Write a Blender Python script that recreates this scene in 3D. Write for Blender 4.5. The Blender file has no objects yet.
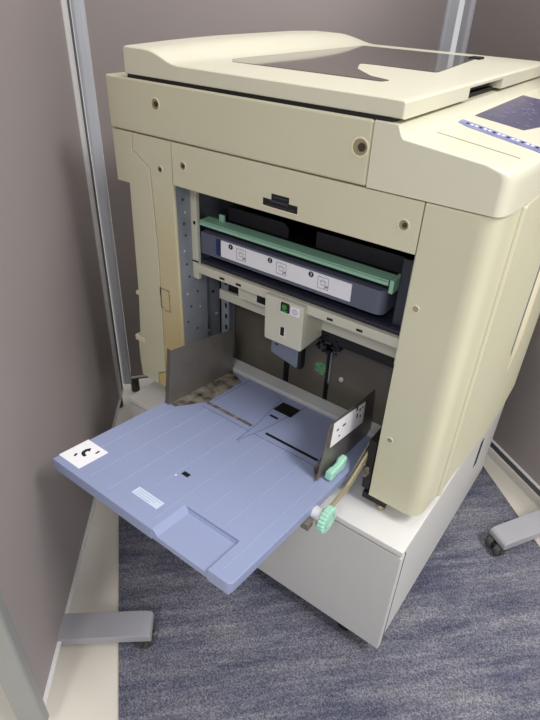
import bpy, bmesh, math, random
from mathutils import Vector, Matrix
random.seed(7)
scn = bpy.context.scene
COL = scn.collection
TZ, TT = .41, math.radians(8)            # paper tray: height at the machine face, tilt

# ------------------------------------------------------------------ materials
def srgb(r, g, b):
    f = lambda c: (c/255/12.92) if c/255 <= .04045 else ((c/255+.055)/1.055)**2.4
    return (f(r), f(g), f(b), 1)

def mat(name, col, rough=.5, metal=0., var=.06, scale=14., bump=0., bscale=300., spec=.5, col2=None, stretch=None):
    m = bpy.data.materials.new(name); m.use_nodes = True
    nt = m.node_tree; N = nt.nodes; L = nt.links
    b = N['Principled BSDF']
    tc = N.new('ShaderNodeTexCoord'); mp = N.new('ShaderNodeMapping')
    L.new(tc.outputs['Object'], mp.inputs[0])
    if stretch: mp.inputs['Scale'].default_value = stretch
    no = N.new('ShaderNodeTexNoise'); no.inputs['Scale'].default_value = scale; no.inputs['Detail'].default_value = 6
    L.new(mp.outputs[0], no.inputs['Vector'])
    r = N.new('ShaderNodeValToRGB')
    c2 = col2 or tuple([max(0, c*(1-var*2)) for c in col[:3]]+[1])
    r.color_ramp.elements[0].position = .3; r.color_ramp.elements[0].color = c2
    r.color_ramp.elements[1].position = .7; r.color_ramp.elements[1].color = col
    L.new(no.outputs['Fac'], r.inputs[0]); L.new(r.outputs[0], b.inputs['Base Color'])
    b.inputs['Roughness'].default_value = rough; b.inputs['Metallic'].default_value = metal
    b.inputs['Specular IOR Level'].default_value = spec
    if bump:
        n2 = N.new('ShaderNodeTexNoise'); n2.inputs['Scale'].default_value = bscale; n2.inputs['Detail'].default_value = 3
        L.new(mp.outputs[0], n2.inputs['Vector'])
        bp = N.new('ShaderNodeBump'); bp.inputs['Strength'].default_value = bump; bp.inputs['Distance'].default_value = .002
        L.new(n2.outputs['Fac'], bp.inputs['Height']); L.new(bp.outputs[0], b.inputs['Normal'])
    return m

CREAM = srgb(210, 207, 180)
M = {}
M['cream'] = mat('cream_plastic', CREAM, .42, var=.02, scale=6, bump=.05, bscale=900)
M['cream_lid'] = mat('cream_lid_plastic', srgb(220, 217, 196), .36, var=.02, scale=6, bump=.04, bscale=900)
M['cream_in'] = mat('cream_painted_metal', srgb(206, 203, 186), .45, var=.02)
M['cream_light'] = mat('pale_cream_plastic', srgb(230, 222, 192), .4, var=.02)
M['seam'] = mat('seam_shadow_gap', srgb(40, 36, 28), .8)
M['groove'] = mat('cream_groove', srgb(146, 138, 116), .6)
M['recess'] = mat('recess_shade', srgb(156, 145, 116), .6)
M['recess_dark'] = mat('dark_screw_head', srgb(72, 64, 50), .5, .3)
M['crease'] = mat('cream_crease', srgb(236, 226, 196), .5, var=.01)
M['black'] = mat('black_plastic', srgb(14, 14, 16), .5)
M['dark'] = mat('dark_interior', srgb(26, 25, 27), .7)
M['steel'] = mat('galvanised_steel', srgb(152, 157, 166), .42, .2, var=.08, scale=30)
M['steel_light'] = mat('bright_steel', srgb(222, 224, 226), .38, .25, var=.05)
M['steel_dark'] = mat('stained_steel', srgb(132, 126, 116), .4, .4, var=.12, scale=5, col2=srgb(104, 97, 86))
M['steel_fence'] = mat('fence_steel', srgb(138, 132, 126), .34, .5, var=.1, scale=7, col2=srgb(104, 98, 92))
M['brown_fleck'] = mat('flecked_brown_steel', srgb(168, 158, 146), .45, .3, scale=55, col2=srgb(56, 48, 42))  # brown-grey metal with random dark flecks
M['brass'] = mat('brass_screw', srgb(176, 164, 136), .4, .5)
M['navy'] = mat('navy_grey_plastic', srgb(92, 97, 116), .42, var=.04)
M['navy_dark'] = mat('dark_navy_plastic', srgb(42, 45, 60), .45)
M['slate'] = mat('slate_plastic', srgb(58, 60, 68), .5)
M['grey_box'] = mat('blue_grey_plastic', srgb(122, 128, 144), .5)
M['green'] = mat('mint_green_plastic', srgb(150, 198, 172), .45, var=.04)
M['mint'] = mat('pale_mint_plastic', srgb(164, 216, 194), .45, var=.04)
M['tray'] = mat('lavender_blue_plastic', srgb(142, 152, 185), .42, var=.025, scale=5, bump=.03, bscale=900)
M['tray_rib'] = mat('pale_lavender_rib', srgb(152, 164, 197), .4, var=.02)
M['tray_line'] = mat('deep_lavender_groove', srgb(98, 106, 140), .5, var=.02)
M['white'] = mat('white_label_paper', srgb(236, 235, 240), .55, var=.01)
M['ink'] = mat('black_ink', srgb(22, 22, 34), .6)
M['ink_grey'] = mat('grey_ink', srgb(150, 152, 164), .6)
M['ink_blue'] = mat('navy_ink', srgb(34, 44, 96), .5)
M['label_blue'] = mat('pale_blue_label', srgb(196, 208, 228), .5, var=.01)
M['display'] = mat('indigo_display_film', srgb(92, 89, 116), .3, var=.08, scale=40)
M['button'] = mat('blue_key_strip', srgb(150, 156, 190), .35, scale=60, col2=srgb(118, 124, 172))
M['mark'] = mat('pale_print', srgb(136, 136, 172), .5, var=.01)
M['stand'] = mat('light_grey_enamel', srgb(212, 211, 208), .42, var=.015, scale=5, bump=.03, bscale=600)
M['stand_top'] = mat('white_enamel', srgb(226, 225, 223), .4, var=.01)
M['alu'] = mat('brushed_aluminium', srgb(200, 202, 210), .4, .1, var=.03)
M['alu_edge'] = mat('polished_edge_trim', srgb(236, 236, 236), .35, .1, var=.02)
M['rail'] = mat('dark_grey_rail', srgb(92, 92, 94), .45, .2)
M['post'] = mat('grey_painted_post', srgb(148, 150, 148), .4, .1, var=.02)
M['foot'] = mat('grey_painted_foot', srgb(164, 164, 170), .45, .1, var=.02)
M['rubber'] = mat('grey_rubber', srgb(70, 70, 66), .6)
M['fabric'] = mat('mauve_grey_panel', srgb(157, 148, 147), .5, var=.03, scale=3, bump=.08, bscale=420, spec=.35)
M['tile'] = mat('beige_vinyl_floor', srgb(222, 215, 203), .4, var=.03, scale=4, bump=.03, bscale=80)

M['led'] = mat('green_button', srgb(70, 150, 60), .4)
M['stgreen'] = mat('green_sticker_paper', srgb(120, 176, 128), .5, scale=160, col2=srgb(70, 124, 82))
# glossy smoked sheet in the lid
m = mat('smoked_glossy_sheet', srgb(96, 88, 86), .06, var=.02, spec=.8); M['sheet'] = m

# yellowed side panel: an ageing stain with an edge of its own
def yellow_mat():
    m = mat('yellowed_cream_plastic', CREAM, .42, var=.02, scale=6)
    nt = m.node_tree; N = nt.nodes; L = nt.links; b = N['Principled BSDF']
    base = b.inputs['Base Color'].links[0].from_socket
    tc = N.new('ShaderNodeTexCoord'); no = N.new('ShaderNodeTexNoise'); no.inputs['Scale'].default_value = 9
    L.new(tc.outputs['Object'], no.inputs['Vector'])
    sx = N.new('ShaderNodeSeparateXYZ'); L.new(tc.outputs['Object'], sx.inputs[0])
    a = N.new('ShaderNodeMapRange'); a.inputs['From Min'].default_value = .50; a.inputs['From Max'].default_value = .12
    L.new(sx.outputs['Z'], a.inputs['Value'])
    mu = N.new('ShaderNodeMath'); mu.operation = 'MULTIPLY_ADD'; mu.inputs[1].default_value = .5; mu.inputs[2].default_value = -.25
    L.new(no.outputs['Fac'], mu.inputs[0])
    ad = N.new('ShaderNodeMath'); ad.operation = 'ADD'; ad.use_clamp = True
    L.new(a.outputs[0], ad.inputs[0]); L.new(mu.outputs[0], ad.inputs[1])
    mx = N.new('ShaderNodeMix'); mx.data_type = 'RGBA'
    L.new(ad.outputs[0], mx.inputs['Factor']); L.new(base, mx.inputs['A'])
    mx.inputs['B'].default_value = srgb(204, 184, 130)
    L.new(mx.outputs['Result'], b.inputs['Base Color'])
    return m
M['yellow'] = yellow_mat()

def carpet_mat():
    m = bpy.data.materials.new('blue_grey_loop_carpet'); m.use_nodes = True
    nt = m.node_tree; N = nt.nodes; L = nt.links; b = N['Principled BSDF']
    tc = N.new('ShaderNodeTexCoord')
    def noise(scale, detail, sc=(1, 1, 1), rot=0, ro=.6):
        mp = N.new('ShaderNodeMapping'); mp.inputs['Scale'].default_value = sc
        mr = N.new('ShaderNodeMapping'); mr.inputs['Rotation'].default_value = (0, 0, rot)
        L.new(tc.outputs['Object'], mr.inputs[0]); L.new(mr.outputs[0], mp.inputs[0])
        n = N.new('ShaderNodeTexNoise'); n.inputs['Scale'].default_value = scale; n.inputs['Detail'].default_value = detail
        n.inputs['Roughness'].default_value = ro
        L.new(mp.outputs[0], n.inputs['Vector']); return n.outputs['Fac']
    a = math.radians(-45)
    streak = noise(1, 6, (5, 42, 10), a, .7)
    cloud = noise(4.5, 4, (1, 1.8, 1), a)
    fine = noise(330, 2)
    def ramp(src, stops):
        r = N.new('ShaderNodeValToRGB')
        while len(r.color_ramp.elements) < len(stops): r.color_ramp.elements.new(.5)
        for e, (p, c) in zip(r.color_ramp.elements, stops): e.position = p; e.color = c
        L.new(src, r.inputs[0]); return r.outputs[0]
    c1 = ramp(streak, [(.3, srgb(54, 57, 80)), (.46, srgb(90, 91, 106)), (.58, srgb(114, 114, 124)), (.75, srgb(150, 148, 150))])
    c2 = ramp(cloud, [(.35, srgb(80, 83, 102)), (.65, srgb(138, 136, 140))])
    def mix(fac, A, B, bt='MIX'):
        x = N.new('ShaderNodeMix'); x.data_type = 'RGBA'; x.blend_type = bt; x.inputs['Factor'].default_value = fac
        L.new(A, x.inputs['A']); L.new(B, x.inputs['B']); return x.outputs['Result']
    c3 = ramp(fine, [(.34, (.22, .22, .24, 1)), (.5, (.5, .5, .5, 1)), (.66, (.86, .86, .84, 1))])
    res = mix(.85, mix(.35, c1, c2), c3, 'OVERLAY')
    L.new(res, b.inputs['Base Color']); b.inputs['Roughness'].default_value = .95
    b.inputs['Specular IOR Level'].default_value = .1
    bp = N.new('ShaderNodeBump'); bp.inputs['Strength'].default_value = .5; bp.inputs['Distance'].default_value = .003
    L.new(fine, bp.inputs['Height']); L.new(bp.outputs[0], b.inputs['Normal'])
    return m
M['carpet'] = carpet_mat()

# ------------------------------------------------------------------ mesh builder
class MB:
    def __init__(s, T=None): s.bm = bmesh.new(); s.T = T
    def _merge(s, b, smooth=False, X=None):
        X = X or s.T
        if X is not None: bmesh.ops.transform(b, matrix=X, verts=b.verts)
        bmesh.ops.recalc_face_normals(b, faces=b.faces)
        me = bpy.data.meshes.new('t'); b.to_mesh(me); b.free(); s.bm.from_mesh(me); bpy.data.meshes.remove(me); return s
    def poly(s, pts, bottom=None, off=None, bev=0, seg=2):
        """closed outline (3-D) swept by vector off"""
        b = bmesh.new(); off = Vector(off)
        v0 = [b.verts.new(p) for p in pts]; v1 = [b.verts.new(Vector(p)+off) for p in pts]
        b.faces.new(v0); b.faces.new(v1[::-1])
        n = len(pts)
        for i in range(n): b.faces.new([v0[i], v1[i], v1[(i+1) % n], v0[(i+1) % n]])
        if bev:
            bmesh.ops.recalc_face_normals(b, faces=b.faces)
            bmesh.ops.bevel(b, geom=b.edges[:], offset=bev, segments=seg, profile=.5, affect='EDGES', clamp_overlap=True)
        return s._merge(b)
    def box(s, x0, x1, y0, y1, z0, z1, bev=0, seg=2):
        return s.poly([(x0, y0, z0), (x1, y0, z0), (x1, y1, z0), (x0, y1, z0)], off=(0, 0, z1-z0), bev=bev, seg=seg)
    def xz(s, pts, y0, y1, bev=0): return s.poly([(x, y0, z) for x, z in pts], off=(0, y1-y0, 0), bev=bev)
    def xy(s, pts, z0, z1, bev=0): return s.poly([(x, y, z0) for x, y in pts], off=(0, 0, z1-z0), bev=bev)
    def yz(s, pts, x0, x1, bev=0): return s.poly([(x0, y, z) for y, z in pts], off=(x1-x0, 0, 0), bev=bev)
    def loft(s, loops, cap=True):
        b = bmesh.new(); R = [[b.verts.new(p) for p in l] for l in loops]; n = len(R[0])
        for A, B in zip(R, R[1:]):
            for i in range(n): b.faces.new([A[i], A[(i+1) % n], B[(i+1) % n], B[i]])
        if cap: b.faces.new(R[0][::-1]); b.faces.new(R[-1])
        return s._merge(b)
    def cyl(s, c, axis, r, h, seg=24, r2=None, bev=0):
        """cylinder from c along axis for length h"""
        ax = Vector(axis).normalized(); q = ax.to_track_quat('Z', 'Y').to_matrix(); c = Vector(c)
        ring = lambda rr, t: [c+ax*t+q @ Vector((rr*math.cos(a), rr*math.sin(a), 0)) for a in [2*math.pi*i/seg for i in range(seg)]]
        r2 = r if r2 is None else r2
        L = [ring(r, 0), ring(r2, h)]
        if bev: L = [ring(r-bev, 0), ring(r, bev), ring(r2, h-bev), ring(r2-bev, h)]
        return s.loft(L)
    def ring(s, c, axis, ro, ri, h, seg=28):
        ax = Vector(axis).normalized(); q = ax.to_track_quat('Z', 'Y').to_matrix(); c = Vector(c)
        R = lambda rr, t: [c+ax*t+q @ Vector((rr*math.cos(a), rr*math.sin(a), 0)) for a in [2*math.pi*i/seg for i in range(seg)]]
        b = bmesh.new(); P = [[b.verts.new(p) for p in l] for l in (R(ro, 0), R(ro-.0004, h), R(ri+.0004, h), R(ri, 0))]
        for A, B in zip(P, P[1:]+P[:1]):
            for i in range(seg): b.faces.new([A[i], A[(i+1) % seg], B[(i+1) % seg], B[i]])
        return s._merge(b)
    def tube(s, pts, r, seg=10):
        pts = [Vector(p) for p in pts]; L = []
        for i, p in enumerate(pts):
            d = (pts[min(i+1, len(pts)-1)]-pts[max(i-1, 0)]).normalized(); q = d.to_track_quat('Z', 'Y').to_matrix()
            L.append([p+q @ Vector((r*math.cos(a), r*math.sin(a), 0)) for a in [2*math.pi*k/seg for k in range(seg)]])
        return s.loft(L)
    def text(s, body, size, O, ux, uy, t=.0004):
        cu = bpy.data.curves.new('tx', 'FONT'); cu.body = body; cu.size = size; cu.align_x = 'CENTER'; cu.align_y = 'CENTER'; cu.extrude = t
        ob = bpy.data.objects.new('tx', cu); COL.objects.link(ob)
        dg = bpy.context.evaluated_depsgraph_get(); dg.update()
        me = bpy.data.meshes.new_from_object(ob.evaluated_get(dg))
        ux = Vector(ux).normalized(); uy = Vector(uy).normalized(); uz = ux.cross(uy)
        X = Matrix.Translation(O) @ Matrix((ux, uy, uz)).transposed().to_4x4()
        if s.T is not None: X = s.T @ X
        me.transform(X); s.bm.from_mesh(me)
        bpy.data.objects.remove(ob); bpy.data.curves.remove(cu); bpy.data.meshes.remove(me); return s
    def islands(s):
        s.bm.verts.ensure_lookup_table(); s.bm.verts.index_update(); seen = set(); out = []
        for v in s.bm.verts:
            if v.index in seen: continue
            st_ = [v]; seen.add(v.index); isl = []
            while st_:
                a = st_.pop(); isl.append(a)
                for e in a.link_edges:
                    o = e.other_vert(a)
                    if o.index not in seen: seen.add(o.index); st_.append(o)
            m_ = MB(); mp = {a: m_.bm.verts.new(a.co) for a in isl}
            for f in {f for a in isl for f in a.link_faces}: m_.bm.faces.new([mp[a] for a in f.verts])
            out.append(m_)
        return out
    def build(s, name, material, parent=None, label=None, root=None):
        me = bpy.data.meshes.new(name); s.bm.to_mesh(me); s.bm.free()
        r = root if root is not None else ROOT
        me.transform(Matrix.Translation(-Vector(r)))
        me.materials.append(M[material]); me.shade_smooth(); me.set_sharp_from_angle(angle=math.radians(32))
        o = bpy.data.objects.new(name, me); COL.objects.link(o)
        wn = o.modifiers.new('wn', 'WEIGHTED_NORMAL'); wn.keep_sharp = True; wn.weight = 100
        if parent is not None: o.parent = parent
        else: o.location = r
        if label: o['label'] = label
        return o

def thing(name, loc, label, cat, group=None):
    o = bpy.data.objects.new(name, None); COL.objects.link(o); o.location = loc; o.empty_display_size = .1
    o['label'] = label; o['category'] = cat
    if group: o['group'] = group
    return o

# ================================================================== setting
ROOT = (0, 0, 0)
fl = MB().box(-2.5, 3.2, -3.2, 2.2, -.05, 0).build('floor', 'tile'); fl['kind'] = 'structure'

cl = MB().box(-2.5, 3.2, -3.2, 2.2, 2.72, 2.77).build('ceiling', 'white'); cl['kind'] = 'structure'
# carpet strip between the two lines of partitions
d = Vector((.735, -.678, 0)); A = Vector((-.025, -.088, 0)); B = Vector((.655, .606, 0))
dl = Vector((.756, -.654, 0)); pl = [A-dl*.18, A+dl*2.6, B+d*2.3, B-d*.10]
ROOT = (.6, -.5, 0)
cp = MB().xy([(p.x, p.y) for p in pl], .0005, .004).build('carpet', 'carpet')
cp['label'] = 'speckled blue grey carpet laid in a strip under the printer cabinet'; cp['category'] = 'carpet'

# ------------------------------------------------------------------ partitions
H = 1.82
def partition(P, Q, label, feet, posts, glides, zb, rail, span, strips=()):
    """P -> Q runs along the face that looks into the room; local x along it, y towards the room, z up"""
    P = Vector((P[0], P[1], 0)); Q = Vector((Q[0], Q[1], 0)); u = (Q-P).normalized(); w = Vector((0, 0, 1)).cross(u)
    T = Matrix((u, w, Vector((0, 0, 1)))).transposed().to_4x4(); T.translation = P
    root = thing('office_partition', P, label, 'partition'); root['kind'] = 'thing'
    R = tuple(P); x0, x1 = span; zt = zb+rail
    MB(T).box(x0+.006, x1-.006, -.026, -.003, zt, H).build('panel', 'fabric', root, root=R)
    MB(T).box(x0+.002, x1-.002, -.029, .000, zb, zt-.0002, .0015).build('bottom_rail', 'rail', root, root=R)
    MB(T).box(x0+.004, x1-.004, -.0029, .0042, zt, zt+.0036, .0005).build('edge_trim', 'alu_edge', root, root=R)
    MB(T).box(x0, x1, -.032, .003, H+.0002, H+.02, .004).build('top_rail', 'alu', root, root=R)
    for a, b, m_, out in posts:
        MB(T).box(a, b, -.034, out, zb-.012, H+.018, min(.008, (b-a)*.30), 4).build('post', m_, root, root=R)
    for a, b, m_, out in strips:
        MB(T).box(a, b, -.0029, out, zt, H, .0008).build('edge_strip', m_, root, root=R)
    for x, out, back, zf, rise in feet:
        fb = MB(T); zt = .058
        prof = [(-back, zt-.004), (-back+.01, zt), (out-.016, zt), (out-.008, zt-.0015), (out-.002, zt-.006), (out, zt-.012), (out, zt-.019), (out-.003, zt-.020), (out-.03, zt-.0192), (-back, zt-.019)]
        prof = [(y_, z_+(0 if y_ > out-.035 else rise*min(1, (out-.03-y_)/max(.01, out-.03)))) for y_, z_ in prof]
        fb.yz(prof, x-.026, x+.026, .0015)
        fo = fb.build('foot', 'foot', root, root=R)
        for yc, zc in ((out-(.006 if rise else .013), zf+.0170), (-back+.02, .0165)):
            cb = MB(T)
            cb.cyl((x-.019, yc, zc), (1, 0, 0), .0164, .015, 22, bev=.003); cb.cyl((x+.006, yc, zc), (1, 0, 0), .0164, .015, 22, bev=.003)
            cb.cyl((x-.024, yc, zc), (1, 0, 0), .0045, .052, 12); cb.cyl((x, yc-.006, zc), (0, 0, 1), .006, .030, 12)
            cb.build('caster', 'rubber', fo, root=R)
    for gx in glides:
        MB(T).cyl((gx, -.013, .0), (0, 0, 1), .013, zb+.002, 16, bev=.002).build('glide_foot', 'rubber', root, root=R)
    return root

PL = (-.338, .213); NL = (.282, -.517); PC = (.222, .948); NR = (1.039, .404)
L1 = 'grey partition on the left, its free end and castered foot nearest the camera'
L2 = 'grey partition standing directly behind the copier, between two aluminium posts'
L3 = 'grey partition on the right beside the control panel side of the copier'
dist = lambda a, b: math.hypot(a[0]-b[0], a[1]-b[1])
lw = dist(PL, NL)
partition(PL, NL, L1, [(lw-.166, .168, .12, .004, 0)], [(lw-.026, lw-.002, 'post', .010)], [.06], .042, .007, (.036, lw-.02),
          [(.072, .094, 'alu_edge', .004), (.037, .0718, 'rail', .001)])
lb = dist(PC, PL)
partition(PC, PL, L2, [], [(.012, .046, 'alu', .008), (lb-.021, lb+.006, 'alu', .008)], [.05, lb-.03], .05, .008, (.03, lb-.016))
lr = dist(PC, NR)
partition(NR, PC, L3, [(.190, .204, .12, .004, .026)], [(lr-.046, lr-.012, 'alu', .008)], [.03, lr-.05], .028, .022, (.0, lr-.03))
# ================================================================== camera
cam = bpy.data.cameras.new('camera'); co = bpy.data.objects.new('camera', cam); COL.objects.link(co)
yaw, pit, rol = math.radians(-35.03896), math.radians(34.083425), math.radians(2.58256)
fwd = Vector((math.sin(yaw)*math.cos(pit), math.cos(yaw)*math.cos(pit), -math.sin(pit)))
r_ = Vector((math.cos(yaw), -math.sin(yaw), 0)); u_ = r_.cross(fwd)
r2 = r_*math.cos(rol)+u_*math.sin(rol); u2 = -r_*math.sin(rol)+u_*math.cos(rol)
X = Matrix((r2, u2, -fwd)).transposed().to_4x4(); X.translation = (.808, -.65, 1.075); co.matrix_world = X
cam.sensor_fit = 'VERTICAL'; cam.sensor_height = 36; cam.lens = 555.29/720*36; cam.clip_start = .02
scn.camera = co

# ================================================================== stand
ROOT = (.34, .25, .004)
st = thing('printer_stand', ROOT, 'low white steel cabinet on casters under the copier', 'cabinet')
MB().box(.022, .664, -.034, .548, .040, .3119, .002).build('carcass', 'stand', st)
MB().box(.6635, .6672, -.0357, -.0338, .040, .3085).build('door_gap', 'seam', st)
dr = MB().box(.020, .667, -.052, -.0355, .038, .3085, .002).build('door', 'stand', st)
MB().box(.020, .667, -.052, .55, .3122, .325, .002).build('top', 'stand_top', st)
MB().box(.6635, .6648, .388, .408, .170, .248, .0).build('side_slot', 'dark', st, 'dark gap near the back of the side')
for cx, cy in ((.588, -.030), (.08, -.030), (.588, .49), (.08, .49)):
    c = MB(); c.cyl((cx-.011, cy, .0215), (1, 0, 0), .017, .022, 20, bev=.003)
    c.cyl((cx, cy, .034), (0, 0, 1), .012, .006, 16)
    c.box(cx-.014, cx-.012, cy-.01, cy+.01, .016, .037).box(cx+.012, cx+.014, cy-.01, cy+.01, .016, .037)
    c.build('caster', 'black', st)

# ================================================================== copier
ROOT = (.34, .3, .325)
K = thing('copier', ROOT, 'cream office copier with its side cover open and blue paper tray down', 'copier')
SPLIT = {'pad', 'plate_slit', 'frame_slot', 'handle_tab', 'rivet', 'rivet_hole', 'slot_hole', 'gear', 'sensor_clutter', 'sensor_clip', 'cover_tab', 'frame_underside', 'drum_cover', 'tray_rib', 'hub_bracket', 'number_disc', 'key_print'}
def part(mb, name, m_, label=None, parent=None):
    if name in SPLIT:
        o = None
        for b in mb.islands(): o = b.build(name, m_, parent or K, label)
        return o
    return mb.build(name, m_, parent or K, label)

D = .64
# --- upper housing
up = part(MB().box(0, .4885, 0, D, .8645, .945, .0035, 3), 'upper_cover', 'cream')
# control housing: profile lofted along y with a rounded near corner
def ctl(y, xm, dz=0):
    p = [(.4900, .8645), (.4900, .945-dz), (.517, .945-dz), (.5215, .944-dz), (.5262, .934-dz), (.530, .9295-dz), (xm-.022, .9295-(xm-.022-.530)*.104-dz), (xm-.0075, .9150-dz), (xm-.0025, .9125-dz), (xm-.0004, .9080-dz), (xm, .899), (xm, .8645)]
    return [(x, y, z) for x, z in p]
ch = part(MB().loft([ctl(y, xm, dz) for y, xm, dz in ((0, .651, .0022), (.0008, .6545, .0008), (.003, .6580, 0), (.007, .6610, 0), (.014, .6640, 0), (.030, .6670, 0), (.08, .6695, 0), (.14, .671, 0), (.25, .676, 0), (.40, .679, 0), (D, .679, 0))]), 'control_housing', 'cream_lid')
ps = lambda x: .9295-(x-.530)*(.013/.125)          # height of the sloping panel
def on_panel(pts, t=.0007): return [(x, y, ps(x)-.0008) for x, y in pts], (0, 0, t+.0008)
p, o = on_panel([(.538, .222), (.612, .213), (.630, .30), (.620, .40), (.598, .415), (.592, .45), (.578, .478), (.534, .478)])
dp = part(MB().poly(p, off=o), 'display_panel', 'display', parent=ch)
mk = MB()
for i in range(46):
    x = random.uniform(.545, .605); y = random.uniform(.225, .46)
    w = random.choice([.003, .005, .008]); p, o = on_panel([(x, y), (x+w, y), (x+w, y+.0022), (x, y+.0022)], .0011); mk.poly(p, off=o)
part(mk, 'key_print', 'mark', parent=dp)
p, o = on_panel([(.538, .155), (.536, .178), (.660, .141), (.660, .117), (.556, .143)])
ks = part(MB().poly(p, off=o), 'key_strip', 'button', parent=ch)
mk = MB(); dk = MB()
for i in range(16):
    f = i/16; x = .548+f*.108; y = .158-f*.026
    p, o = on_panel([(x, y), (x+.0035, y-.0008), (x+.0035, y+.006), (x, y+.0068)], .0012); (mk if i % 3 else dk).poly(p, off=o)
part(mk, 'key_print', 'white', parent=ks); part(dk, 'key_icon', 'ink_blue', parent=ks)
p, o = on_panel([(.541, .0725), (.541, .0745), (.650, .0665), (.650, .0645)], .0004)
part(MB().poly(p, off=o), 'panel_groove', 'groove', parent=ch)
p, o = on_panel([(.655, .082), (.6565, .082), (.672, .115), (.6705, .115)], .0004)

def hole(parent, x, z, r, y=0, deep=True):  # flush discs; recess light and shade painted as pale ring and brown floor
    part(MB().ring((x, y+.0002, z), (0, -1, 0), r, r*.80, .0008), 'screw_recess', 'cream_light', parent=parent)
    part(MB().cyl((x, y+.002, z), (0, -1, 0), r*.82, .0022, 20), 'recess_floor', 'recess', parent=parent)
    part(MB().cyl((x+r*.22, y+.001, z+r*.05), (0, -1, 0), r*.42, .0026, 16), 'screw', 'recess_dark', parent=parent)
hole(up, .113, .914, .0098); hole(up, .4745, .911, .0125)

# black filler box stands in for the shade between lid and housing
part(MB().box(.052, .512, .003, .615, .944, .9512), 'lid_gap_shade', 'black')
# --- lid
def hz(y):
    k = ((0, 0), (.1, .004), (.2, .0068), (.45, .0078), (.56, .0052), (.60, .0005), (.64, -.009))
    for (a, p), (b, q) in zip(k, k[1:]):
        if y <= b: return p+(q-p)*max(0, y-a)/(b-a)
    return -.009
def lidp(y, bot=.9495, dx=0, dz=0):
    q = hz(y)
    p = [(.046+dx, bot+dz), (.046+dx, .9845-dz+q), (.0478+dx, .9875-dz+q), (.052+dx, .9885-dz+q), (.090, .9885-dz+q), (.104, .9875-dz+q), (.116, .985-dz+q*.9), (.128, .981-dz+q*.7), (.140, .9765-dz+q*.4), (.150, .9735-dz+q*.15), (.162, .9722-dz), (.500, .9712-dz), (.519-dx, .9708-dz), (.523-dx, .970-dz), (.5252-dx, .9675-dz), (.5252-dx, bot+dz)]
    return [(x, y, z) for x, z in p]
lid = MB()
lid.loft([lidp(.002, dx=.003, dz=.002), lidp(.0032, dx=.001, dz=.0006), lidp(.006), lidp(.05), lidp(.1), lidp(.15), lidp(.215)])
cut = lambda y: [(x, y, (z if (z > .96 or x < .3) else .9640)) if x > .3 or z > .96 else (x, y, z) for x, yy, z in lidp(y)]
lid.loft([cut(.2148), cut(.29), cut(.3652)]); lid.loft([lidp(.365), lidp(.45), lidp(.54), lidp(.585), lidp(.61), lidp(.632), lidp(.636, dx=.003, dz=.002)])
lo = part(lid, 'lid', 'cream_lid', 'pale cream flip lid with a raised hinge side')
zz = .9712
shp = [(.182, .104), (.438, .110), (.441, .126), (.405, .143), (.352, .200), (.345, .212), (.318, .268), (.322, .275), (.340, .277), (.447, .273), (.449, .286), (.414, .565), (.402, .572), (.118, .572), (.160, .13)]
part(MB().xy(shp, zz, zz+.0016, .0005), 'smoked_sheet', 'sheet', 'glossy smoked grey sheet set in the lid', lo)
part(MB().box(.404, .426, .535, .562, zz, zz+.004, .001), 'hinge_block', 'dark', parent=lo)
part(MB().box(.470, .5080, .222, .358, .9535, .9648), 'handle_grip', 'black', parent=lo)

# --- lower body: left side panels
part(MB().box(.020, .034, .012, D-.01, .352, .8625, .002), 'rear_side_panel', 'cream')
rc = part(MB().xz([(.003, .8628), (.003, .776), (.0335, .776), (.0265, .557), (.018, .462), (.0105, .450), (.0095, .40), (.012, .353), (.0615, .3505), (.0620, .379), (.0855, .393), (.0918, .667), (.0878, .811), (.0485, .8350), (.0508, .8628)], 0, .035, .0012), 'corner_panel', 'cream')
part(MB().box(.016, .030, .002, .03, .551, .559, .001).box(.002, .03, -.001, .03, .440, .453, .002), 'cover_tab', 'cream_light', parent=rc)
lp = part(MB().xz([(.0522, .8628), (.0500, .8360), (.0893, .8120), (.0933, .667), (.0870, .392), (.0635, .378), (.0635, .3505), (.1415, .352), (.1400, .795), (.1396, .797), (.1410, .8628)], 0.0004, .007, .0012), 'side_strip', 'yellow', 'cream strip gone yellow towards the bottom')
hole(lp, .113, .815, .0064)
lt = MB()
for x0, x1, z0, z1 in ((.089, .114, .5895, .591), (.089, .0903, .549, .591), (.1128, .114, .545, .591), (.098, .114, .5445, .546), (.089, .099, .548, .5495)): lt.box(x0, x1, -.0003, .004, z0, z1)
part(lt, 'latch_outline', 'brown_fleck', parent=lp)

# --- top front panel with the dark socket
tp = part(MB().box(.1418, .5708, 0, .014, .7945, .8628, .0012), 'top_front_panel', 'cream')
hole(tp, .1655, .830, .0074); hole(tp, .549, .829, .0080)
sk = part(MB().xz([(.327, .8155), (.342, .8155), (.342, .8245), (.373, .8245), (.373, .8155), (.388, .8155), (.388, .8045), (.344, .8045), (.327, .8055)], -.0006, .012), 'connector_socket', 'black', parent=tp)
part(MB().box(.340, .372, -.0016, .004, .8125, .8155, .0005).box(.345, .370, -.0013, .004, .8195, .8212, .0004).box(.333, .384, -.0012, .004, .8068, .808, .0003), 'socket_ridge', 'slate', parent=sk)
part(MB().xz([(.3255, .8035), (.3895, .8032), (.3895, .8042), (.3255, .8048)], -.0012, .002), 'socket_lip', 'crease', parent=sk)

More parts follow.
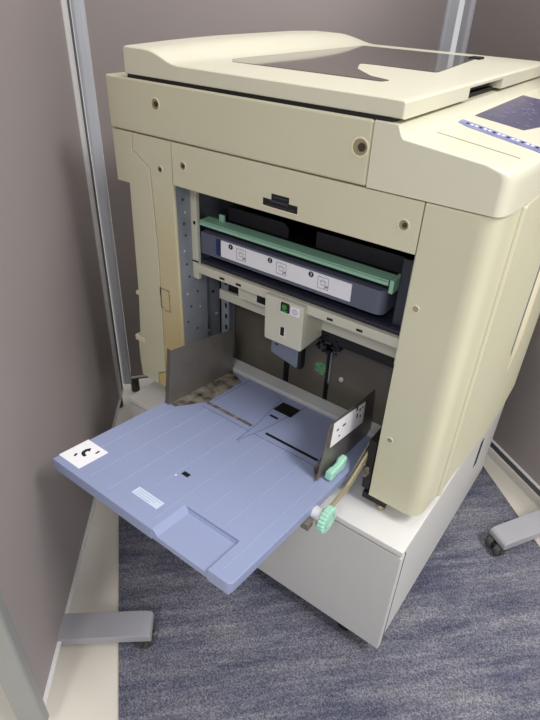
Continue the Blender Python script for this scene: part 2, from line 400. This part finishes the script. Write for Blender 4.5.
# --- right front cover with rounded corner, and side door
def rcp(z, e=0):
    pts = [(.5725, 0+e), (.638, 0+e), (.646, .0010+e), (.653, .0038+e), (.6585, .0100), (.6622, .0195), (.6645-e, .034), (.6668-e, .0700), (.640, .0700), (.5725, .0700)]
    return [(x, y, z) for x, y in pts]
fc = part(MB().loft([rcp(.3515, .0015), rcp(.353), rcp(.861), rcp(.8628, .0015)]), 'front_corner_cover', 'cream')
for x, z in ((.549+.026, .722), (.589, .488)):
    x = .5865 if z > .7 else .589
    part(MB().ring((x, .0002, z), (0, -1, 0), .0056, .0040, .001), 'screw_recess', 'crease', parent=fc)
    part(MB().cyl((x, .001, z), (0, -1, 0), .0042, .0018, 18), 'screw', 'brass', parent=fc)
sd = part(MB().loft([[(x-e*k, y, z) for x, y, k in ((.60, .0703, 0), (.6665, .0703, 0), (.6695, .0715, 1), (.6722, .0745, 1), (.6716, .081, 1), (.6698, .095, 1), (.6712, .15, 1), (.677, .22, 1), (.680, .30, 1), (.680, .40, 1), (.677, .49, 1), (.671, .535, 1), (.664, .545, 1), (.60, .545, 0))] for z, e in ((.3515, .002), (.3535, 0), (.8605, 0), (.8628, .002))]), 'side_door', 'cream')
hr = MB(); n = 14; loops = []
for i in range(n+1):
    t = i/n; z = .50+.32*t; w = .013*math.sin(math.pi*min(1, t*1.6+.0)/1.0*.5) if t < .62 else .013
    hh = .0055*math.sin(math.pi*min(.5, t*1.5)) + .0003
    loops.append([(.6800-.002, .296-w, z), (.6800+hh*.8, .296-w*.6, z), (.6800+hh, .296, z), (.6800+hh*.6, .296+w*.7, z), (.6800-.002, .296+w, z)])
part(hr.loft(loops), 'door_handle', 'cream_light', 'long vertical grip rib', sd)  # paler cream puts the handle's yellowish highlight into the colour
part(MB().poly([(.6785, .270, .56), (.6785, .2755, .545), (.6785, .2755, .82), (.6785, .270, .82)], off=(.0016, 0, 0)), 'handle_groove', 'grey_box', parent=sd)
part(MB().box(.56, .654, .5465, D-.004, .352, .8625, .004), 'rear_cover', 'cream')
part(MB().box(.036, .56, D-.012, D-.004, .352, .8625), 'back_cover', 'cream')
part(MB().box(.036, .654, .16, D-.012, .3525, .362), 'base_plate', 'dark')
for cx, cy in ((.594, .012), (.07, .02), (.594, .55), (.07, .55)):
    f = MB().cyl((cx, cy, .3254), (0, 0, 1), .009, .010, 16, bev=.0015).cyl((cx, cy, .335), (0, 0, 1), .005, .018, 12)
    part(f, 'levelling_foot', 'brass')
part(MB().box(.560, .604, .002, .060, .338, .3525, .001), 'foot_shade_block', 'dark')  # dark block imitating the shadow on the stand beneath the foot

# ------------------------------------------------------------------ bay interior
part(MB().box(.130, .5725, .150, .158, .37, .60), 'bay_back_plate', 'steel_dark', 'brown stained steel plate at the back of the bay')
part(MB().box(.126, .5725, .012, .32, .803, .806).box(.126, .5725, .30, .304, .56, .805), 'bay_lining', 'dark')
rp = part(MB().box(.5725, .5745, .041, .32, .352, .805), 'bay_side_plate', 'slate')
sp = part(MB().box(.1245, .1295, .036, .30, .352, .803), 'bay_side_plate', 'steel', 'galvanised side plate with rivets')
rv = MB(); rh = MB()
for z, y in ((.74, .018), (.70, .022), (.665, .0), (.60, .07), (.555, .075), (.53, .05), (.50, .085), (.47, .06), (.58, .045)):
    (rv if random.random() < .55 else rh).cyl((.1290, y+.03, z), (1, 0, 0), .0032, .0018, 12)
part(rv, 'rivet', 'steel_light', parent=sp); part(rh, 'rivet_hole', 'black', parent=sp)
# the flange of the opening's left side is galvanised sheet, folded to the plate
rs = part(MB().yz([(.0075, .7945), (.0400, .7945), (.0400, .6100), (.0760, .6100), (.0760, .352), (.0075, .352)], .1375, .1398), 'return_sheet', 'steel', 'galvanised edge sheet with rivets')
rv = MB(); rh = MB()
for k, (y, z) in enumerate(((.022, .765), (.026, .742), (.022, .722), (.025, .70), (.020, .672), (.024, .645), (.030, .618), (.022, .585), (.050, .58), (.030, .555), (.055, .545), (.020, .525), (.045, .50), (.030, .47))):
    (rv if k % 3 == 1 else rh).cyl((.1394, y, z), (1, 0, 0), .0023, .0012, 12)
part(rv, 'rivet', 'steel_light', parent=rs); part(rh, 'rivet_hole', 'slate', parent=rs)
br = part(MB().box(.154, .176, .098, .102, .40, .612).box(.154, .158, .098, .14, .40, .612), 'flange_bracket', 'steel')
bh = MB()
for z in (.585, .56, .535, .51, .485, .46, .435): bh.box(.168, .173, .0972, .1, z, z+.010)
part(bh, 'slot_hole', 'black', parent=br)

# cream inner frame
fr = part(MB().box(.1320, .1530, .041, .049, .612, .796, .001).box(.5560, .5722, .041, .049, .596, .796, .001).box(.132, .5722, .0405, .049, .6260, .6430, .001)
          .box(.156, .556, .049, .10, .6365, .6425, .001), 'inner_frame', 'cream_in', 'cream painted frame across the bay')
sl = MB()
for x in (.205, .243, .432, .486): sl.box(x, x+.011, .0398, .042, .6305, .6345)
sl.box(.1450, .1495, .0400, .042, .7180, .7240); sl.box(.138, .153, .0398, .042, .6465, .6490)
part(sl, 'frame_slot', 'black', parent=fr)
part(MB().box(.394, .541, .094, .10, .572, .637, .001), 'frame_underside', 'cream_in', parent=fr)
part(MB().box(.160, .316, .090, .097, .556, .576, .001).box(.160, .316, .070, .076, .612, .637), 'frame_underside', 'cream_in', parent=fr)
part(MB().box(.232, .312, .060, .088, .594, .6365, .001), 'sensor_block', 'cream_in', parent=fr)
part(MB().box(.276, .310, .0590, .062, .600, .614).box(.285, .289, .057, .060, .604, .608), 'sensor_slot', 'black', parent=fr)
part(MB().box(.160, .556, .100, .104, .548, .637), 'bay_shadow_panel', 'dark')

# control box
cb = part(MB().xz([(.315, .6420), (.394, .6420), (.3940, .5580), (.3915, .5555), (.3185, .5555), (.3160, .5580)], .030, .098, .0025), 'release_box', 'cream_in', 'cream box hanging from the inner frame')
part(MB().box(.3475, .3660, .0286, .032, .6185, .6385, .0004), 'button_bezel', 'white', parent=cb)
bb = part(MB().box(.3495, .3660, .0270, .031, .6215, .6385, .0006), 'release_button', 'ink', 'black and green release button', cb)
part(MB().cyl((.3575, .0274, .6318), (0, -1, 0), .0048, .0008, 16).box(.3525, .3640, .0264, .028, .6225, .6255), 'button_lens', 'led', parent=bb) if 'led' in M else None
stk = part(MB().box(.3685, .3865, .0290, .031, .6205, .6365), 'sticker', 'white', parent=cb)
part(MB().ring((.3775, .0291, .6285), (0, -1, 0), .0052, .0036, .0004).ring((.3775, .0291, .6285), (0, -1, 0), .0022, .0010, .0004), 'sticker_print', 'ink_grey', parent=stk)
part(MB().box(.3490, .3590, .0290, .031, .5720, .5905), 'slot_rim', 'white', parent=cb)
part(MB().box(.3508, .3585, .0286, .031, .5745, .5905), 'lock_slot', 'black', parent=cb)
gb = part(MB().xz([(.314, .557), (.373, .557), (.3730, .502), (.370, .4985), (.314, .512)], .056, .072, .001), 'sensor_housing', 'grey_box', 'blue grey housing under the cream box')
part(MB().box(.323, .329, .0552, .058, .531, .5335), 'housing_mark', 'ink', parent=gb)
part(MB().box(.3735, .3790, .058, .072, .498, .556), 'housing_side', 'black', parent=gb)
ms = MB()
for i in range(26):
    x = random.uniform(.382, .425); z = random.uniform(.522, .556); s = random.uniform(.004, .010)
    ms.box(x, x+s, .098, .112+random.random()*.03, z, z+s*.8, .0008)
part(ms, 'sensor_clutter', 'black')
ms = MB()
for i in range(8):
    x = random.uniform(.382, .43); z = random.uniform(.522, .55); ms.box(x, x+.006, .096, .10, z, z+.0035)
part(ms, 'sensor_clip', 'slate')

bp = [o for o in K.children if o.name.startswith('bay_back_plate')][0]
part(MB().cyl((.3715, .1505, .448), (0, -1, 0), .0145, .0012, 28), 'round_sticker', 'stgreen', 'round green sticker', bp) if 'stgreen' in M else None
part(MB().cyl((.419, .1505, .443), (0, -1, 0), .0052, .004, 18, bev=.001), 'plate_screw', 'steel_light', parent=bp)
part(MB().box(.384, .392, .146, .151, .37, .51).box(.285, .296, .147, .151, .37, .46), 'plate_slit', 'black', parent=bp)
part(MB().box(.3925, .3955, .144, .151, .425, .505), 'guide_rod', 'steel', parent=bp)
part(MB().box(.146, .560, .088, .120, .3865, .4045, .002), 'front_crossbar', 'steel_light', 'bright steel bar across the bay')

# --- drum drawer
def rr(x0, x1, y0, y1, r=.014):
    P = [(x0, y0), (x1-r, y0)]
    P += [(x1-r+r*math.sin(a), y0+r-r*math.cos(a)) for a in [math.pi/2*i/6 for i in range(1, 7)]]
    return P+[(x1, y1), (x0, y1)]
dd = part(MB().xy(rr(.156, .522, .046, .26), .6650, .7060, .002), 'drum_drawer', 'navy', 'slate blue drawer front with a white instruction strip')
lb_ = part(MB().box(.2050, .4665, .0445, .0462, .6725, .7025), 'instruction_label', 'white', parent=dd)
part(MB().box(.1940, .2049, .0445, .0462, .6725, .7025), 'label_end', 'ink_blue', parent=dd)
nk = MB(); nw = MB(); gk = MB()
for i, x in enumerate((.2275, .3120, .3930)):
    nk.cyl((x, .0446, .6965), (0, -1, 0), .0048, .0004, 20)
    nw.text(str(i+1), .0078, (x, .04405, .6965), (1, 0, 0), (0, 0, 1), .0001)
    X0 = x+.013
    # line drawing of a drawer being pulled, a few strokes
    for q in ((0, .020, .6975, .6983), (0, .0008, .6780, .6983), (.0195, .0203, .6780, .6983), (0, .0203, .6780, .6788), (.004, .016, .6905, .6913), (.006, .018, .6845, .6852)):
        gk.box(X0+q[0], X0+q[1], .0442, .0448, q[2]-.002*i*0, q[3])
    gk.ring((X0+.010, .0446, .6890), (0, -1, 0), .0052, .0042, .0004)
    gk.poly([(X0+.012, .0442, .6795), (X0+.020, .0442, .6825), (X0+.020, .0442, .6855), (X0+.014, .0442, .6835)], off=(0, .0004, 0))
part(gk, 'label_drawing', 'ink_grey', parent=lb_); part(nk, 'number_disc', 'ink', parent=lb_); part(nw, 'number', 'white', parent=lb_)
part(MB().box(.158, .530, .060, .26, .7060, .7170), 'drawer_shadow_gap', 'black')
gh = part(MB().xz([(.156, .7185), (.524, .7185), (.524, .7265), (.156, .7265)], .044, .0470, .001).box(.156, .524, .044, .070, .7235, .7275, .001), 'green_handle', 'green', 'long mint green handle bar')
part(MB().box(.186, .198, .062, .066, .7270, .7400, .001).box(.5245, .532, .046, .078, .706, .728, .002), 'handle_tab', 'green', parent=gh)
part(MB().xz([(.176, .700), (.176, .7420), (.298, .7420), (.308, .7340), (.308, .700)], .100, .104).xz([(.364, .700), (.364, .7440), (.530, .7440), (.530, .700)], .100, .104), 'drum_cover', 'slate')
ridge = MB().box(.156, .556, .0495, .26, .6428, .6500)
for y in (.052, .057, .062): ridge.box(.156, .556, y, y+.0025, .6500, .6515)
part(ridge, 'drawer_floor', 'navy_dark')
part(MB().box(.534, .556, .06, .26, .6515, .76, .001), 'drawer_stop', 'navy_dark')
part(MB().box(.158, .182, .105, .109, .735, .79), 'drum_latch', 'slate')

# ------------------------------------------------------------------ paper tray (tilted about x)
TM = Matrix.Translation((0, 0, TZ)) @ Matrix.Rotation(-TT, 4, 'X')      # local: y outward negative, z = 0 is the tray's face
tb = MB(TM)
y0, y1 = -.3375, .086
tb.xy([(.185, y0), (.404, y0), (.404, -.272), (.5035, -.272), (.5035, y0), (.5345, y0), (.5385, y0+.001), (.5415, y0+.004), (.5425, y0+.008), (.5425, y1), (.185, y1)], -.0185, 0, .0022)
tb.box(.4030, .5045, y0+.001, -.271, -.0170, -.0082, .001)
tb.poly([(.4030, y0+.0015, 0), (.4030, y0+.0015, -.009), (.4140, y0+.0015, -.009)], off=(0, .068, 0))
tb.poly([(.5045, y0+.0015, 0), (.5045, y0+.0015, -.009), (.5010, y0+.0015, -.009)], off=(0, .068, 0))
tb.poly([(.4030, -.2700, 0), (.4030, -.2700, -.009), (.4030, -.2750, -.009)], off=(.101, 0, 0))
tb.box(.5045, .5400, y0+.0015, y0+.03, -.0215, -.004, .002)
tr = part(tb, 'paper_tray', 'tray', 'lavender blue fold down paper tray')
rb = MB(TM)
for x, a, b in ((.2145, -.31, -.11), (.258, -.325, -.06), (.3000, -.325, -.06), (.3440, -.275, -.06), (.3900, -.325, -.06), (.432, -.262, -.06), (.4720, -.262, -.06), (.5180, -.325, -.10)):
    rb.box(x, x+.0014, a, b, -.0004, .0006)
rb.box(.27, .50, -.205, -.2038, -.0004, .0004)
part(rb, 'tray_rib', 'tray_rib', parent=tr)
gl = MB(TM)
def gline(a, b, w=.0011):
    a = Vector((a[0], a[1], 0)); b = Vector((b[0], b[1], 0)); n_ = (b-a).normalized(); n_ = Vector((-n_.y, n_.x, 0))*w/2
    gl.poly([tuple(p+Vector((0, 0, -.0004))) for p in (a-n_, b-n_, b+n_, a+n_)], off=(0, 0, .0008))
for a, b in (((.247, .084), (.247, -.030)), ((.357, -.096), (.371, -.04)), ((.371, -.04), (.383, .066)), ((.357, -.096), (.352, -.03)), ((.352, -.03), (.336, .070)), ((.336, .070), (.300, .084)), ((.383, .066), (.386, .084)), ((.243, -.06), (.357, -.06)), ((.365, -.06), (.515, -.06)), ((.357, -.096), (.365, -.098))): gline(a, b)
part(gl, 'tray_groove', 'tray_line', parent=tr)
part(MB(TM).box(.381, .490, -.047, -.0415, -.001, .0008), 'guide_slot', 'black', parent=tr)
gs = part(MB(TM).box(.243, .349, -.0475, -.0405, -.001, .0007), 'guide_slot', 'brown_fleck', 'brown toothed guide slot', tr)
part(MB(TM).box(.3440, .3840, .030, .064, -.001, .0008).box(.352, .370, .006, .0115, -.001, .0008).box(.3515, .3640, -.2265, -.2185, -.001, .0008), 'pad', 'black', parent=tr)
part(MB(TM).box(.3465, .3490, -.2360, -.2335, -.001, .0009), 'chip_mark', 'white', parent=tr)
a_l = part(MB(TM).box(.1850, .2335, -.3255, -.2700, -.001, .0007), 'arrow_label', 'white', 'white label with a curved black arrow', tr)
ar = MB(TM)
arc = [(.2130+.0098*math.cos(a), -.2930+.0098*math.sin(a)) for a in [math.radians(150+i*14) for i in range(11)]]
inn = [(.2142+.0058*math.cos(a), -.2918+.0058*math.sin(a)) for a in [math.radians(150+i*14) for i in range(11)]]
ar.xy([(x, y) for x, y in arc+inn[::-1]], 0, .0011)
ar.xy([(.2065, -.2815), (.2025, -.2905), (.2120, -.2885)], 0, .0011)
ar.xy([(.203, -.3125), (.206, -.3105), (.203, -.3045), (.2005, -.3060)], 0, .0011)
ar.xy([(.2215, -.2860), (.2240, -.2840), (.2225, -.2770), (.2200, -.2785)], 0, .0011)
part(ar, 'arrow_print', 'ink', parent=a_l)
wl = part(MB(TM).box(.3285, .3800, -.3065, -.2905, -.001, .0007), 'notice_label', 'label_blue', parent=tr)
tx = MB(TM)
for k in range(3): tx.box(.332, .3765-.006*k, -.2950-.0045*k, -.2943-.0045*k, .0004, .0009)
part(tx, 'notice_print', 'tray_rib', parent=wl)

# side fences
lf = part(MB().yz([(-.102, .4265), (-.087, .5370), (.086, .5020), (.082, .4000)], .1985, .2005, .0004).poly([(.1985, -.102, .4265), (.1985, -.087, .5370), (.1900, -.086, .5370), (.1900, -.101, .4265)], off=(0, .0016, 0)), 'paper_fence', 'steel_fence', 'dull steel left paper fence', tr)
part(MB(TM).xy([(.2005, -.098), (.2120, -.098), (.2430, -.040), (.2400, .062), (.2005, .082)], .0008, .0022), 'fence_base', 'brown_fleck', parent=lf)
rf = part(MB().yz([(-.090, .4240), (-.067, .5235), (.086, .5025), (.098, .3985)], .5150, .5170, .0004), 'paper_fence', 'steel_fence', 'dull steel right paper fence with a white sticker', tr)
part(MB(TM).xy([(.5150, -.096), (.4960, -.066), (.4900, -.030), (.5150, .050)], .0008, .0022), 'fence_base', 'brown_fleck', parent=rf)
wf = part(MB().yz([(-.060, .4735), (-.0555, .5200), (.0500, .4980), (.0520, .4515)], .5168, .5177), 'fence_sticker', 'white', parent=rf)
sk = MB()
for y, z, w, h_ in ((-.045, .4975, .006, .0035), (-.026, .4945, .010, .0032), (.018, .4985, .004, .009), (.022, .4800, .004, .009), (.030, .4900, .004, .006), (.040, .4905, .003, .003), (-.036, .4800, .004, .003), (.035, .474, .004, .005)):
    sk.yz([(y, z), (y+w, z-w*.16), (y+w, z-w*.16+h_), (y, z+h_)], .5174, .5181)
part(sk, 'sticker_print', 'ink', parent=wf)
lv = MB(TM); L = []
for y, w, zt in ((-.074, .006, .018), (-.070, .0085, .023), (-.050, .0085, .0235), (-.046, .0075, .0215), (-.020, .0075, .0235), (-.012, .0085, .030), (.004, .0080, .031), (.009, .0055, .027)):
    y = -.079+(y+.074)*.62
    w *= .74; zt *= .82
    L.append([(.5285-w, y, .004), (.5285+w, y, .004), (.5285+w, y, zt-.003), (.5285+w-.003, y, zt), (.5285-w+.003, y, zt), (.5285-w, y, zt-.003)])
part(lv.loft(L), 'fence_lever', 'mint', 'pale mint green lever', rf)

# side arm, gears and height knob
part(MB().box(.546, .571, .012, .036, .398, .432, .002), 'pivot_block', 'steel_light')
am = part(MB().yz([(-.150, .4030), (-.150, .4125), (-.06, .4150), (.020, .4480), (.028, .4480), (.028, .4360), (-.055, .4000)], .5540, .5580, .0008), 'tray_arm', 'brass', 'dull brass arm beside the tray')
part(MB().yz([(-.05, .412), (.025, .456), (.030, .449), (-.045, .405)], .5495, .5520), 'arm_rail', 'steel_dark', parent=am)
gm = MB()
for y, z, r in ((.020, .425, .012), (.034, .455, .011), (-.004, .404, .009), (.036, .400, .012)):
    gm.cyl((.5590, y, z), (1, 0, 0), r, .006, 18, bev=.001); gm.cyl((.5570, y, z), (1, 0, 0), r*.4, .010, 12)
part(gm, 'gear', 'brown_fleck', parent=am)
part(MB().box(.5560, .5700, .000, .060, .362, .470, .002), 'gear_plate', 'dark', parent=am)
part(MB().cyl((.5390, -.136, .4110), (1, 0, 0), .0115, .020, 24, bev=.001), 'knob_hub', 'steel_light', parent=am)
part(MB().box(.5360, .5500, -.164, -.150, .3985, .4120, .001), 'hub_bracket', 'steel_dark', parent=am)
kb = MB(); seg = 60
prof = lambda r, x: [(x, -.136+(r+.0011*(1 if i % 3 else -1))*math.cos(2*math.pi*i/seg), .4110+(r+.0011*(1 if i % 3 else -1))*math.sin(2*math.pi*i/seg)) for i in range(seg)]
kb.loft([prof(.0185, .5590), prof(.0205, .5605), prof(.0205, .5690), prof(.0190, .5705)])
kn = part(kb, 'height_knob', 'mint', 'mint green ridged knob', am)
part(MB().ring((.5703, -.136, .4110), (1, 0, 0), .0135, .0105, .0008), 'knob_ring', 'green', parent=kn)

# ================================================================== light
w = bpy.data.worlds.new('room_light'); scn.world = w; w.use_nodes = True
bg = w.node_tree.nodes['Background']; bg.inputs[0].default_value = (.98, .99, 1, 1); bg.inputs[1].default_value = .55
def lamp(name, loc, sx, sy, e, target=None, col=(1, .985, .965)):
    l = bpy.data.lights.new(name, 'AREA'); l.shape = 'RECTANGLE'; l.size = sx; l.size_y = sy; l.energy = e; l.color = col
    o = bpy.data.objects.new(name, l); COL.objects.link(o); o.location = loc
    return o
for (x, y), e in (((2.3, -.1), 64), ((.7, .45), 17), ((1.5, -2.6), 38)):  # third is an added front fill lamp that reaches into the bay
    a = lamp('ceiling_and_fill_lamp', (x, y, 2.70), 1.2, .35, e); a.rotation_euler = (0, 0, math.radians(-42))
scn.view_settings.view_transform = 'Standard'; scn.view_settings.look = 'None'
scn.view_settings.gamma = 1; scn.view_settings.use_curve_mapping = False; scn.view_settings.exposure = .12
